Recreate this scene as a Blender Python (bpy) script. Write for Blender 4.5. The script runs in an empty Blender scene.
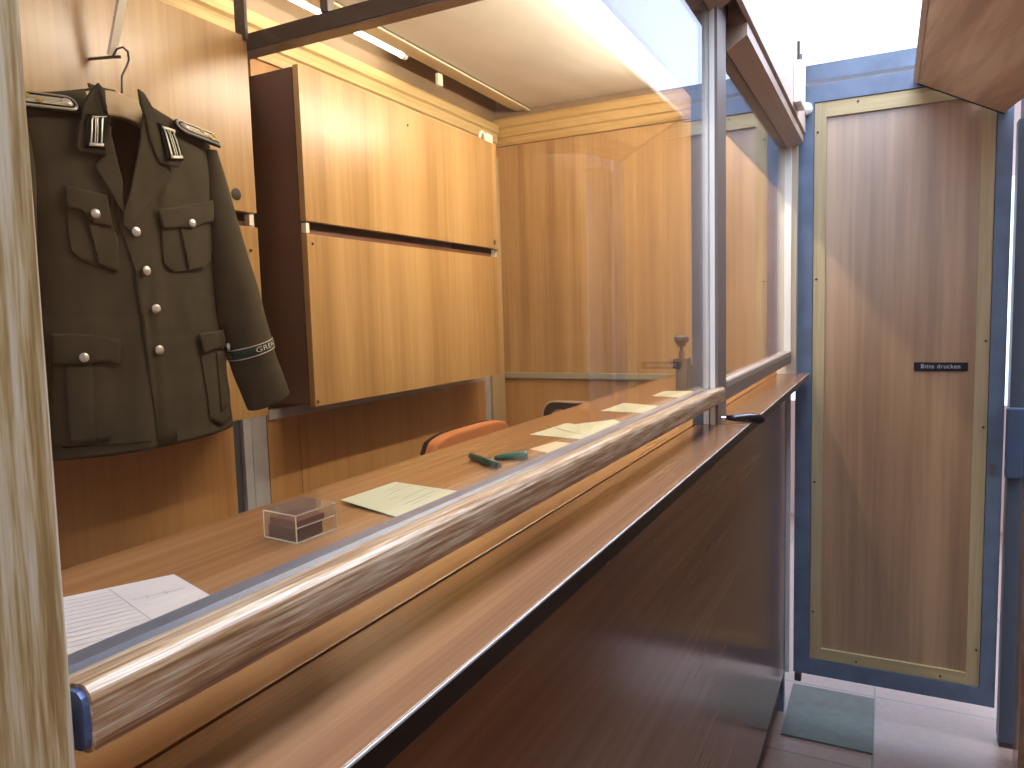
import bpy, bmesh, math, random
from mathutils import Vector, Matrix, noise
random.seed(4)
S = bpy.context.scene
COL = S.collection
H = 1.466                                   # eye height above the floor

# ---------------------------------------------------------------- camera
FPX, YAW, PIT, ROL = 732.5, 0.474553, -0.0915384, -0.0282450
_f = Vector((-math.sin(YAW)*math.cos(PIT), math.cos(YAW)*math.cos(PIT), math.sin(PIT)))
_r0 = Vector((math.cos(YAW), math.sin(YAW), 0)); _u0 = _r0.cross(_f)
_r = math.cos(ROL)*_r0 + math.sin(ROL)*_u0
_u = -math.sin(ROL)*_r0 + math.cos(ROL)*_u0
cd = bpy.data.cameras.new('camera'); cam = bpy.data.objects.new('camera', cd); COL.objects.link(cam)
cd.sensor_width = 36; cd.sensor_fit = 'HORIZONTAL'; cd.lens = FPX/1024*36; cd.clip_start = 0.02; cd.clip_end = 60
M = Matrix((( _r.x, _u.x, -_f.x, 0), (_r.y, _u.y, -_f.y, 0), (_r.z, _u.z, -_f.z, H), (0, 0, 0, 1)))
cam.matrix_world = M
S.camera = cam
def ray(x, y): return _f*FPX + _r*(x-512) - _u*(y-384)
def onX(x, y, X): d = ray(x, y); p = d*(X/d.x); return Vector((p.x, p.y, p.z+H))
def onY(x, y, Y): d = ray(x, y); p = d*(Y/d.y); return Vector((p.x, p.y, p.z+H))
def onZ(x, y, Z): d = ray(x, y); p = d*((Z-H)/d.z); return Vector((p.x, p.y, p.z+H))

# ---------------------------------------------------------------- world, exposure
SKY_LOW, SKY_HIGH, TUBE, SLOT = 2.9, 15.0, 116.0, 12.0
w = bpy.data.worlds.new('hall_light'); S.world = w; w.use_nodes = True
bg = w.node_tree.nodes['Background']; bg.inputs[0].default_value = (0.68, 0.79, 1.0, 1); wn = w.node_tree.nodes; wk = w.node_tree.links
wt = wn.new('ShaderNodeTexCoord'); ws = wn.new('ShaderNodeSeparateXYZ'); wm = wn.new('ShaderNodeMapRange')
wm.interpolation_type = 'SMOOTHSTEP'                    # the hall's ceiling lights are overhead, its walls dimmer
wm.inputs['From Min'].default_value = .50; wm.inputs['From Max'].default_value = .78
wm.inputs['To Min'].default_value = SKY_LOW; wm.inputs['To Max'].default_value = SKY_HIGH
wk.new(wt.outputs['Generated'], ws.inputs[0]); wk.new(ws.outputs['Z'], wm.inputs['Value']); wk.new(wm.outputs[0], bg.inputs[1])
S.view_settings.view_transform = 'Standard'; S.view_settings.look = 'None'
S.view_settings.gamma = 1; S.view_settings.use_curve_mapping = False
S.view_settings.exposure = 0.0
S.cycles.transparent_max_bounces = 32

# ---------------------------------------------------------------- materials
def newmat(name):
    m = bpy.data.materials.new(name); m.use_nodes = True
    nt = m.node_tree; return m, nt, nt.nodes['Principled BSDF']
def plain(name, col, rough=.5, metal=0, spec=.5, bump=0, bscale=60, vary=0.0, vscale=8):
    m, nt, b = newmat(name)
    b.inputs['Base Color'].default_value = (*col, 1); b.inputs['Roughness'].default_value = rough
    b.inputs['Metallic'].default_value = metal; b.inputs['Specular IOR Level'].default_value = spec
    tc = nt.nodes.new('ShaderNodeTexCoord')
    if vary:
        n = nt.nodes.new('ShaderNodeTexNoise'); n.inputs['Scale'].default_value = vscale; n.inputs['Detail'].default_value = 5
        nt.links.new(tc.outputs['Object'], n.inputs['Vector'])
        cr = nt.nodes.new('ShaderNodeValToRGB')
        cr.color_ramp.elements[0].position = .3; cr.color_ramp.elements[1].position = .7
        cr.color_ramp.elements[0].color = (*[c*(1-vary) for c in col], 1)
        cr.color_ramp.elements[1].color = (*[min(1, c*(1+vary)) for c in col], 1)
        nt.links.new(n.outputs['Fac'], cr.inputs['Fac']); nt.links.new(cr.outputs['Color'], b.inputs['Base Color'])
    if bump:
        n = nt.nodes.new('ShaderNodeTexNoise'); n.inputs['Scale'].default_value = bscale; n.inputs['Detail'].default_value = 4
        nt.links.new(tc.outputs['Object'], n.inputs['Vector'])
        bp = nt.nodes.new('ShaderNodeBump'); bp.inputs['Strength'].default_value = bump; bp.inputs['Distance'].default_value = .002
        nt.links.new(n.outputs['Fac'], bp.inputs['Height']); nt.links.new(bp.outputs['Normal'], b.inputs['Normal'])
    return m
def wood(name, cols, axis='Z', broad=9, fine=70, rough=.4, fine_mix=.4, stretch=.03, rot=0, spec=.5, coat=0, lo=.32, hi=.68):
    """laminate: broad soft stripes and fine pores running along one axis"""
    m, nt, b = newmat(name)
    tc = nt.nodes.new('ShaderNodeTexCoord')
    def sc(s):
        mp = nt.nodes.new('ShaderNodeMapping')
        v = [s, s, s]; v['XYZ'.index(axis)] = s*stretch
        mp.inputs['Scale'].default_value = v
        if rot:
            m0 = nt.nodes.new('ShaderNodeMapping'); m0.inputs['Rotation'].default_value = (0, 0, rot)
            nt.links.new(tc.outputs['Object'], m0.inputs['Vector']); nt.links.new(m0.outputs['Vector'], mp.inputs['Vector'])
        else:
            nt.links.new(tc.outputs['Object'], mp.inputs['Vector'])
        n = nt.nodes.new('ShaderNodeTexNoise'); n.inputs['Scale'].default_value = 1; n.inputs['Detail'].default_value = 4
        n.inputs['Roughness'].default_value = .6
        nt.links.new(mp.outputs['Vector'], n.inputs['Vector']); return n
    a, c = sc(broad), sc(fine)
    mx = nt.nodes.new('ShaderNodeMix'); mx.data_type = 'FLOAT'; mx.inputs['Factor'].default_value = fine_mix
    nt.links.new(a.outputs['Fac'], mx.inputs[2]); nt.links.new(c.outputs['Fac'], mx.inputs[3])
    cr = nt.nodes.new('ShaderNodeValToRGB'); e = cr.color_ramp.elements
    e[0].position = lo; e[1].position = hi
    e[0].color = (*cols[0], 1); e[1].color = (*cols[-1], 1)
    for i, cc in enumerate(cols[1:-1]):
        k = e.new(lo + (hi-lo)*(i+1)/(len(cols)-1)); k.color = (*cc, 1)
    nt.links.new(mx.outputs[0], cr.inputs['Fac']); nt.links.new(cr.outputs['Color'], b.inputs['Base Color'])
    b.inputs['Roughness'].default_value = rough; b.inputs['Specular IOR Level'].default_value = spec
    b.inputs['Coat Weight'].default_value = coat; b.inputs['Coat Roughness'].default_value = .12
    return m
def emit(name, col, s):
    m, nt, b = newmat(name)
    b.inputs['Base Color'].default_value = (.9, .9, .9, 1)
    b.inputs['Emission Color'].default_value = (*col, 1); b.inputs['Emission Strength'].default_value = s
    return m
def glass(name, ior=1.5, tint=(1, 1, 1), haze=0.0):
    m = bpy.data.materials.new(name); m.use_nodes = True; nt = m.node_tree; nt.nodes.clear()
    out = nt.nodes.new('ShaderNodeOutputMaterial')
    t = nt.nodes.new('ShaderNodeBsdfTransparent'); t.inputs[0].default_value = (*tint, 1)
    g = nt.nodes.new('ShaderNodeBsdfGlossy'); g.inputs['Roughness'].default_value = 0.0; g.inputs[0].default_value = (1, 1, 1, 1)
    geo = nt.nodes.new('ShaderNodeNewGeometry')
    mi = nt.nodes.new('ShaderNodeMix'); mi.data_type = 'FLOAT'
    mi.inputs[2].default_value = ior; mi.inputs[3].default_value = 1/ior
    nt.links.new(geo.outputs['Backfacing'], mi.inputs['Factor'])
    fr = nt.nodes.new('ShaderNodeFresnel'); nt.links.new(mi.outputs[0], fr.inputs['IOR'])
    ms = nt.nodes.new('ShaderNodeMixShader'); nt.links.new(fr.outputs[0], ms.inputs[0])
    nt.links.new(t.outputs[0], ms.inputs[1]); nt.links.new(g.outputs[0], ms.inputs[2])
    last = ms
    if haze:
        d = nt.nodes.new('ShaderNodeBsdfDiffuse'); d.inputs[0].default_value = (.9, .9, .9, 1)
        m2 = nt.nodes.new('ShaderNodeMixShader'); m2.inputs[0].default_value = haze
        nt.links.new(ms.outputs[0], m2.inputs[1]); nt.links.new(d.outputs[0], m2.inputs[2]); last = m2
    nt.links.new(last.outputs[0], out.inputs['Surface'])
    return m

LIGHTW = [(.38, .205, .078), (.50, .29, .115), (.60, .375, .165)]
DESKW = [(.185, .078, .027), (.26, .118, .042), (.32, .158, .062)]
M_wallwood = wood('booth_wood_laminate', LIGHTW, 'Z', 14, 90, .42, .28, lo=.37, hi=.63)
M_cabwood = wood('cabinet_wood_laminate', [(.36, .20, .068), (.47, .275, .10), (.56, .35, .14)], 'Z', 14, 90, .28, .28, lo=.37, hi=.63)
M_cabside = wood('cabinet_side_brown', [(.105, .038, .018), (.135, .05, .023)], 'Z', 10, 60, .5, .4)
M_lowwood = wood('lower_wall_laminate', [(.38, .185, .06), (.52, .275, .095), (.58, .335, .13)], 'Z', 8, 60, .45, .35)
M_doorwood = wood('door_wood_laminate', [(.20, .11, .055), (.30, .175, .088), (.39, .24, .125)], 'Z', 13, 80, .38, .25, coat=1.0, lo=.38, hi=.62)
M_doorwood.node_tree.nodes['Principled BSDF'].inputs['Coat Roughness'].default_value = .33
M_doorwood.node_tree.nodes['Principled BSDF'].inputs['Coat IOR'].default_value = 2.1
M_desk = wood('desk_wood_laminate', DESKW, 'Y', 18, 120, .25, .4, stretch=.012)
M_shelf = wood('shelf_wood_laminate', [(.15, .070, .033), (.23, .112, .053), (.30, .158, .080)], 'Y', 34, 160, .22, .45, stretch=.008)
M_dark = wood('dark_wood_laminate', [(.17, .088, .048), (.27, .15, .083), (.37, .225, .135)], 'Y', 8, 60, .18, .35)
M_header = wood('header_wood_laminate', [(.40, .275, .20), (.52, .37, .28)], 'Y', 12, 90, .35, .5)
M_facade = wood('pale_facade_wood', [(.55, .40, .33), (.68, .52, .43)], 'Y', 10, 80, .4, .4)
M_over = wood('overhead_wood_laminate', [(.44, .28, .18), (.62, .43, .29), (.78, .60, .43)], 'Y', 7, 60, .4, .2, rot=-.16, lo=.40, hi=.60)
M_rail = wood('weathered_veneer', [(.22, .115, .050), (.35, .205, .105), (.48, .35, .22), (.62, .52, .39)], 'Y', 230, 700, .32, .45, stretch=.035, lo=.40, hi=.62)
M_post = wood('pale_streaked_veneer', [(.30, .19, .07), (.43, .31, .14), (.56, .47, .30), (.62, .55, .42)], 'Z', 150, 500, .45, .35, stretch=.04, lo=.41, hi=.60)
M_cornice = wood('cornice_pine', [(.50, .33, .12), (.66, .48, .22), (.72, .55, .28)], 'Y', 14, 110, .4, .5)
M_corniceX = wood('cornice_pine_across', [(.45, .27, .08), (.62, .41, .16), (.68, .47, .2)], 'X', 14, 110, .4, .5)
M_bead = wood('pine_bead', [(.33, .25, .13), (.45, .36, .21)], 'Z', 30, 120, .5, .5)
M_beadX = wood('pine_bead_across', [(.34, .26, .12), (.46, .37, .20)], 'X', 30, 120, .5, .5)
M_blue = plain('blue_grey_painted_steel', (.112, .150, .215), .38, .1, vary=.18, vscale=14)
M_steel = plain('grey_steel', (.50, .51, .51), .45, .1, vary=.12, vscale=20)
M_dsteel = plain('dark_steel', (.055, .038, .030), .5, .2, vary=.2)
M_alu = plain('aluminium', (.76, .78, .78), .35, .35)
M_creamp = plain('cream_frame', (.80, .78, .72), .45)
M_brownp = plain('brown_grey_profile', (.19, .15, .125), .4)
M_ceiling = plain('beige_ceiling_board', (.86, .84, .76), .6, vary=.06, vscale=3)
M_brown = plain('brown_sheet', (.30, .205, .12), .5, vary=.15, vscale=4)
M_olive = plain('olive_wool', (.056, .048, .030), .9, spec=.15, bump=.25, bscale=900, vary=.07, vscale=25)
M_lining = plain('olive_lining', (.10, .072, .045), .7, spec=.2)
M_darkgreen = plain('dark_green_cloth', (.009, .013, .010), .9, spec=.1)
M_band = plain('green_band', (.003, .030, .020), .7)
M_silver = plain('silver_thread', (.72, .70, .60), .35, .5)
M_button = plain('silver_button', (.85, .82, .76), .28, .6)
M_gold = plain('gold_star', (.8, .55, .15), .3, .8)
M_hanger = plain('pale_hanger_wood', (.62, .45, .25), .5, vary=.08)
M_wire = plain('steel_wire', (.12, .10, .08), .3, .8)
M_cream = plain('cream_slat', (.92, .85, .68), .5)
M_black = plain('black_plastic', (.012, .010, .014), .15)
M_void = plain('black_edge', (.010, .006, .004), .35, spec=.4)
M_white = plain('white_plastic', (.86, .84, .82), .4)
M_paperw = plain('white_form_paper', (.52, .46, .41), .8, spec=.1)
M_papery = plain('yellowed_paper', (.51, .47, .29), .8, spec=.1)
M_paperp = plain('pinkish_card', (.60, .42, .24), .7, spec=.1)
M_ink = plain('grey_ink', (.30, .27, .26), .8)
M_inkf = plain('faded_ink', (.24, .22, .16), .8)
M_green = plain('green_plastic', (.006, .10, .06), .3)
M_green2 = plain('dark_green_plastic', (.007, .05, .026), .35)
M_orange = plain('orange_wool', (.50, .19, .07), .85, bump=.4, bscale=700, spec=.15)
M_leather = plain('black_leather', (.02, .016, .014), .35)
M_piping = plain('pale_piping', (.5, .42, .32), .4, .3)
M_redbrown = plain('red_brown_block', (.06, .014, .008), .35)
M_mat = plain('grey_green_floor_slab', (.085, .105, .092), .6, vary=.12, vscale=25)
M_chrome = plain('chrome', (.75, .75, .76), .15, 1)
M_chromed = plain('dull_metal', (.17, .145, .125), .35, .6)
M_sign = plain('sign_black', (.012, .012, .02), .3)
M_text = plain('sign_lettering', (.62, .62, .64), .5)
M_glass = glass('window_glass')
M_acryl = glass('clear_acrylic', 1.49, (.96, .96, .94), .025)
M_tube = emit('lamp_tube', (1.0, .89, .71), TUBE)
M_slot = emit('slot_tube', (1.0, .90, .74), SLOT)

# ---------------------------------------------------------------- helpers
class MB:
    def __init__(s): s.bm = bmesh.new()
    def box(s, x0, x1, y0, y1, z0, z1, bev=0):
        r = bmesh.ops.create_cube(s.bm, size=1)
        vs = r['verts']
        for v in vs:
            v.co = Vector(((x0+x1)/2 + v.co.x*(x1-x0), (y0+y1)/2 + v.co.y*(y1-y0), (z0+z1)/2 + v.co.z*(z1-z0)))
        if bev:
            es = list({e for v in vs for e in v.link_edges})
            bmesh.ops.bevel(s.bm, geom=es, offset=bev, segments=2, affect='EDGES', profile=.6)
        return s
    def prism(s, pts, d0, d1, axis='Y'):
        """pts: 2D outline; extruded along axis. Y: (x,z); X: (y,z); Z: (x,y)"""
        def P(a, b, d): return {'Y': (a, d, b), 'X': (d, a, b), 'Z': (a, b, d)}[axis]
        A = [s.bm.verts.new(P(a, b, d0)) for a, b in pts]; B = [s.bm.verts.new(P(a, b, d1)) for a, b in pts]
        n = len(pts)
        s.bm.faces.new(A); s.bm.faces.new(B[::-1])
        for i in range(n): s.bm.faces.new((A[i], B[i], B[(i+1) % n], A[(i+1) % n]))
        return s
    def quad3(s, P, t):
        """thick slab from 4 points and a thickness vector"""
        t = Vector(t); A = [s.bm.verts.new(Vector(p)) for p in P]; B = [s.bm.verts.new(Vector(p)+t) for p in P]
        n = len(P); s.bm.faces.new(A); s.bm.faces.new(B[::-1])
        for i in range(n): s.bm.faces.new((A[i], B[i], B[(i+1) % n], A[(i+1) % n]))
        return s
    def tube(s, pts, r, n=12, cap=True):
        pts = [Vector(p) for p in pts]; rs = r if isinstance(r, (list, tuple)) else [r]*len(pts)
        rings = []; up = None
        for i, p in enumerate(pts):
            d = (pts[min(i+1, len(pts)-1)] - pts[max(i-1, 0)]).normalized()
            if up is None:
                up = Vector((0, 0, 1)) if abs(d.z) < .9 else Vector((1, 0, 0))
            a = d.cross(up).normalized(); b = a.cross(d).normalized(); up = b
            rings.append([s.bm.verts.new(p + rs[i]*(math.cos(k*2*math.pi/n)*a + math.sin(k*2*math.pi/n)*b)) for k in range(n)])
        for A, B in zip(rings, rings[1:]):
            for k in range(n): s.bm.faces.new((A[k], A[(k+1) % n], B[(k+1) % n], B[k]))
        if cap: s.bm.faces.new(rings[0][::-1]); s.bm.faces.new(rings[-1])
        return s
    def lathe(s, c, axis, prof, n=24):
        """prof: (height along axis, radius) pairs"""
        c = Vector(c); ax = Vector(axis).normalized(); a = ax.orthogonal().normalized(); b = ax.cross(a)
        rings = [[s.bm.verts.new(c + ax*h + max(r, 1e-5)*(math.cos(k*2*math.pi/n)*a + math.sin(k*2*math.pi/n)*b)) for k in range(n)] for h, r in prof]
        for A, B in zip(rings, rings[1:]):
            for k in range(n): s.bm.faces.new((A[k], A[(k+1) % n], B[(k+1) % n], B[k]))
        s.bm.faces.new(rings[0][::-1]); s.bm.faces.new(rings[-1])
        return s
    def build(s, name, mat, parent=None, loc=None, smooth=False, **pr):
        bm = s.bm
        bmesh.ops.recalc_face_normals(bm, faces=bm.faces)
        if parent is not None:
            off = wl(parent)
        elif loc is not None: off = Vector(loc)
        else:
            zs = [v.co.z for v in bm.verts]; xs = [v.co.x for v in bm.verts]; ys = [v.co.y for v in bm.verts]
            off = Vector(((min(xs)+max(xs))/2, (min(ys)+max(ys))/2, min(zs)))
        for v in bm.verts: v.co -= off
        me = bpy.data.meshes.new(name); bm.to_mesh(me); bm.free()
        if smooth:
            for p in me.polygons: p.use_smooth = True
        me.materials.append(mat)
        o = bpy.data.objects.new(name, me); COL.objects.link(o)
        if parent is not None: o.parent = parent
        else: o.location = off
        for k, v in pr.items(): o[k] = v
        return o
def wl(o):
    p = Vector(o.location)
    while o.parent: o = o.parent; p += Vector(o.location)
    return p
def thing(name, label, cat, loc, group=None):
    o = bpy.data.objects.new(name, None); COL.objects.link(o); o.location = loc; o.empty_display_size = .05
    if cat == 'structure': o['kind'] = 'structure'
    else: o['label'] = label; o['category'] = cat
    if group: o['group'] = group
    return o
def struct(name, loc): return thing(name, '', 'structure', loc)
def B(*a, **k): return MB().box(*a, **k)
def solid(o, t, off=-1):
    m = o.modifiers.new('thick', 'SOLIDIFY'); m.thickness = t; m.offset = off; return o
def bevel(o, wd, seg=2):
    m = o.modifiers.new('bevel', 'BEVEL'); m.width = wd; m.segments = seg; m.limit_method = 'ANGLE'; return o
def text_mesh(txt, size, spacing=1.0):
    cu = bpy.data.curves.new('t', 'FONT'); cu.body = txt; cu.size = size; cu.align_x = 'CENTER'; cu.align_y = 'CENTER'
    cu.space_character = spacing
    o = bpy.data.objects.new('t', cu); COL.objects.link(o)
    dg = bpy.context.evaluated_depsgraph_get(); me = bpy.data.meshes.new_from_object(o.evaluated_get(dg))
    bpy.data.objects.remove(o); bpy.data.curves.remove(cu); return me

GX = -.313          # plane of the glass
WX = -1.48          # booth back wall
DY = 2.8            # plane of the door and of the booth's end wall
zt = .848 + H       # suspended ceiling

# ================================================================= STRUCTURE
# floor
m, nt, b = newmat('floor_stone')
tc = nt.nodes.new('ShaderNodeTexCoord'); br = nt.nodes.new('ShaderNodeTexBrick')
br.offset = 0; br.inputs['Scale'].default_value = 1; br.inputs['Brick Width'].default_value = .5; br.inputs['Row Height'].default_value = .5
br.inputs['Mortar Size'].default_value = .004
br.inputs['Color1'].default_value = (.25, .17, .14, 1); br.inputs['Color2'].default_value = (.225, .155, .128, 1); br.inputs['Mortar'].default_value = (.13, .11, .10, 1)
mp = nt.nodes.new('ShaderNodeMapping'); mp.inputs['Location'].default_value = (.52, .04, 0)
nt.links.new(tc.outputs['Object'], mp.inputs['Vector']); nt.links.new(mp.outputs['Vector'], br.inputs['Vector'])
nz = nt.nodes.new('ShaderNodeTexNoise'); nz.inputs['Scale'].default_value = 60; nz.inputs['Detail'].default_value = 6
nt.links.new(tc.outputs['Object'], nz.inputs['Vector'])
mx = nt.nodes.new('ShaderNodeMix'); mx.data_type = 'RGBA'; mx.blend_type = 'OVERLAY'; mx.inputs[0].default_value = .35
nt.links.new(br.outputs['Color'], mx.inputs[6]); nt.links.new(nz.outputs['Color'], mx.inputs[7]); nt.links.new(mx.outputs[2], b.inputs['Base Color'])
b.inputs['Roughness'].default_value = .35
B(-5, 5, -4, 9, -.06, 0).build('floor', m, loc=(0, 0, 0), kind='structure')

# booth back wall (left): upper sheet, lower boards, seams
wl_ = struct('wall_left', (WX, 1.2, 0))
B(WX-.03, WX, -.6, DY, .70+H, 1.05+H).build('upper_sheet', M_brown, wl_)
B(WX-.03, WX-.001, -.6, 1.30, 0, .70+H).build('wall_board', M_lowwood, wl_)
B(WX-.03, WX, 1.45, 1.555, 0, .70+H).build('wall_board', M_lowwood, wl_)
B(WX-.03, WX, 1.558, DY, 0, .70+H).build('wall_board', M_lowwood, wl_)
B(WX-.03, WX-.012, 1.29, 1.46, 0, .70+H).build('backing', M_dsteel, wl_)
ww = struct('trim_19', (WX, 1.2, 0))
for y0_, y1_ in ((-.6, 1.258), (1.368, 1.481), (1.4835, 2.515)):
    B(WX+.045, WX+.069, y0_, y1_, 0, -.222+H).build('lower_board', M_lowwood, ww)
# end wall
we = struct('wall_back', (-.9, DY, 0))
B(WX-.03, GX-.03, DY, DY+.03, -.238+H, .71+H).build('upper_panel', M_wallwood, we)
B(WX-.03, GX-.03, DY, DY+.03, 0, -.262+H).build('lower_panel', M_lowwood, we)
B(WX-.03, GX-.03, DY+.001, DY+.03, .71+H, 1.05+H).build('upper_sheet', M_brown, we)
B(WX, GX-.04, DY-.012, DY+.002, -.262+H, -.238+H, bev=.002).build('trim_1', plain('grey_rail_strip', (.40, .37, .26), .45), kind='structure')
# cornices: stepped profile
prof = [(0, 0), (.010, 0), (.014, .012), (.014, .03), (.022, .034), (.022, .066), (.030, .072), (.030, .10), (.024, .107), (0, .107)]
MB().prism([(WX+a, .688+H+c) for a, c in prof], -.6, DY-.031, 'Y').build('trim_2', M_cornice, kind='structure')
MB().prism([(DY-a, .712+H+c) for a, c in prof], WX, -.66, 'X').build('trim_3', M_corniceX, kind='structure')
MB().prism([(DY-a, .712+H+c) for a, c in prof], -.66, GX-.03, 'X').build('trim_4', M_corniceX, kind='structure')
# roof over the booth and suspended ceiling board with its folded lip
B(WX-.03, GX+.04, -.6, DY+.03, 1.05+H, 1.09+H).build('trim_5', M_brown, kind='structure')
cl = struct('ceiling', (-.9, 1.2, zt))
B(-1.318, GX-.06, -.3, DY-.001, zt, zt+.012).build('board', M_ceiling, cl)
MB().prism([(-1.384, zt-.004), (-1.384, zt+.03), (-1.381, zt+.03), (-1.381, zt), (-1.340, zt), (-1.338, zt-.004), (-1.3185, zt-.004), (-1.3185, zt-.010), (-1.336, zt-.010), (-1.342, zt-.004)], -.3, DY-.002).build('edge_strip', plain('cream_edge_strip', (.80, .72, .50), .5), cl)
# valance board above the windows, inside
B(-.36, -.35, -.2, DY-.002, .43+H, 1.05+H).build('wall_valance', plain('valance_brown', (.12, .07, .045), .5), kind='structure')
# outer facade above the headers
B(-.272, -.262, -.4, 2.77, .60+H, 1.09+H).build('wall_facade', M_facade, kind='structure')

# lower booth front
wf = struct('wall_front', (GX, 1.2, 0))
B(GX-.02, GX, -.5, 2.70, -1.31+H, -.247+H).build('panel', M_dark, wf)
B(GX-.026, GX-.012, -.5, 2.70, -1.40+H, -1.31+H).build('kick_rail', M_dsteel, wf)
B(GX-.026, GX-.002, 2.71, 2.745, 0, -.247+H).build('leg', M_blue, wf)
B(GX-.004, GX+.012, 2.748, 2.756, -1.33+H, -.247+H).build('edge_strip', M_alu, wf)

# corridor's right wall
wr = struct('wall_right', (.42, 1, 0))
B(.42, .45, -1.70, 2.70, 0, .78+H).build('panel', M_dark, wr)
tj = struct('trim_18', (.4, 2.75, 0))
B(.350, .45, 2.77, 2.83, 0.02, .56+H).build('jamb', plain('dark_grey_jamb', (.050, .060, .078), .45), tj)
B(.352, .43, 2.775, 2.825, 0, .02).build('jamb_foot', M_dsteel, tj)
B(.38, .419, 2.60, 2.70, 0, 1.1).build('corner_board', M_dark, wr)

B(WX-.03, .45, -1.75, -1.70, 0, 1.90).build('light_block_rear', M_shelf, kind='structure')  # added behind the camera to cut frontal light, open above
def sag(mb):                     # the near sash droops slightly towards its far end
    for v in mb.bm.verts: v.co.z -= .0045*(v.co.y-.17)
    return mb
# windows -----------------------------------------------------------
w1 = struct('window_1', (GX, .8, -.17+H))
MB().box(GX-.002, GX+.002, .17, 1.468, -.152+H, .58+H).build('pane', M_glass, w1)
rp = [(-.3125, -.1505), (-.3105, -.1477), (-.298, -.1450), (-.290, -.1432), (-.2860, -.1436), (-.2832, -.1460), (-.2820, -.1495), (-.2817, -.154), (-.2817, -.166), (-.2830, -.1705), (-.287, -.1725), (-.3125, -.1725)]
rail = sag(MB().prism([(x, z+H) for x, z in rp], .172, 1.466)).build('rail', M_rail, w1)
cx, cz = -.297, -.159
MB().prism([(cx+(x-cx)*.86, cz+(z-cz)*.86+H) for x, z in rp], .1695, .30).build('inner_tube', plain('blue_tube', (.10, .15, .32), .35, .2), w1)
sag(MB().prism([(-.334, -.172+H), (-.334, -.1505+H), (-.331, -.1480+H), (-.319, -.1480+H), (-.3155, -.1500+H), (-.3155, -.172+H)], .165, 1.47)).build('channel', plain('grey_channel', (.13, .155, .215), .35, .3), w1)
MB().lathe(onX(128, 667, -.292)-Vector((0, 0, .0)), (0.5, 0, 1), [(-.001, .0022), (.001, .002)], 12).build('screw', M_dsteel, w1)
w2 = struct('window_2', (GX, 2.2, -.18+H))
MB().box(GX-.002, GX+.002, 1.56, 2.72, -.150+H, .555+H).build('pane', M_glass, w2)
MB().prism([(-.322, -.150+H), (-.312, -.147+H), (-.300, -.147+H), (-.297, -.150+H), (-.297, -.186+H), (-.322, -.186+H)], 1.553, 2.72).build('rail', M_brownp, w2)
MB().prism([(-.312, -.1465+H), (-.300, -.1465+H), (-.2975, -.149+H), (-.2975, -.160+H), (-.2965, -.160+H), (-.2965, -.148+H), (-.299, -.145+H), (-.312, -.145+H)], 1.553, 2.72).build('cover_strip', plain('beige_cover', (.36, .29, .23), .45), w2)
B(-.345, -.300, 2.715, 2.75, -.226+H, .56+H).build('end_post', M_creamp, w2)
B(-.300, -.283, 2.725, 2.765, -.226+H, .56+H).build('end_post', plain('tan_profile', (.42, .34, .24), .45), w2)
# mullion between the windows
mu = struct('trim_6', (-.32, 1.5, -.226+H))
B(-.347, -.325, 1.468, 1.55, -.2255+H, .60+H).build('steel_post', M_blue, mu)
B(-.325, -.3145, 1.4685, 1.55, -.2255+H, .60+H).build('aluminium_strip', M_alu, mu)
B(-.3115, -.302, 1.467, 1.55, -.2255+H, .60+H).build('cream_strip', M_creamp, mu)
B(-.3025, -.2965, 1.469, 1.552, -.2255+H, .60+H).build('brown_cover', M_brownp, mu)
# near jamb (leans a touch)
pj = MB().quad3([(-.286-.25, .05, -.75+H), (-.2925, .05, -.75+H), (-.2925, .165, -.75+H), (-.286-.25, .165, -.75+H)], (.0, 0, 1.45))
for v in pj.bm.verts:
    if v.co.z > H: v.co.x += .027
bevel(pj.build('trim_7', M_post, kind='structure'), .004, 3)

# headers: wooden boxes above each window
def header(name, y0, y1, rz):
    o = struct(name, (GX, (y0+y1)/2, rz+H))
    MB().prism([(GX+.003, rz+H), (-.268, rz+.026+H), (-.268, rz+.05+H), (GX+.003, rz+.05+H)], y0, y1).build('panel', M_header, o)
    B(-.3085, -.276, y0+.006, y1-.006, rz+.05+H, .80+H).build('core', M_facade, o)
    return o
header('trim_8', -.2, 1.492, .566)
header('trim_9', 1.63, 2.76, .541)
B(-.345, -.318, 1.56, 2.75, .56+H, .60+H).build('trim_15', M_brownp, kind='structure')
B(-.345, -.318, -.2, 1.466, .585+H, .62+H).build('trim_16', M_brownp, kind='structure')

# door ------------------------------------------------------------------
d = struct('door_1', (.03, DY, 0))
y0, y1 = DY-.02, DY+.02
xl0, xl1, xr0, xr1 = -.290, -.236, .294, .337
zb0, zb1, zt0, zt1 = -1.338+H, -1.278+H, .700+H, .758+H
fr = MB(); fr.box(xl0, xl1, y0, y1, zb0, zt1); fr.box(xr0, xr1, y0, y1, zb0, zt1)
fr.box(xl1, xr0, y0, y1, zb0, zb1); fr.box(xl1, xr0, y0, y1, zt0, zt1)
fr.build('door_frame', M_blue, d)
B(xl1, xr0, DY-.004, DY+.004, zb1, zt0).build('door_panel', M_doorwood, d)
bw = .040
yb0, yb1 = DY-.016, DY-.0042
B(xl1+.002, xl1+bw, yb0, yb1, zb1+.002, zt0-.002).build('bead', M_bead, d)
B(xr0-bw, xr0-.002, yb0, yb1, zb1+.002, zt0-.002).build('bead', M_bead, d)
B(xl1+bw, xr0-bw, yb0, yb1, zt0-.052, zt0-.002).build('bead', M_beadX, d)
B(xl1+bw, xr0-bw, yb0, yb1, zb1+.002, zb1+.042).build('bead', M_beadX, d)
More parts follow.
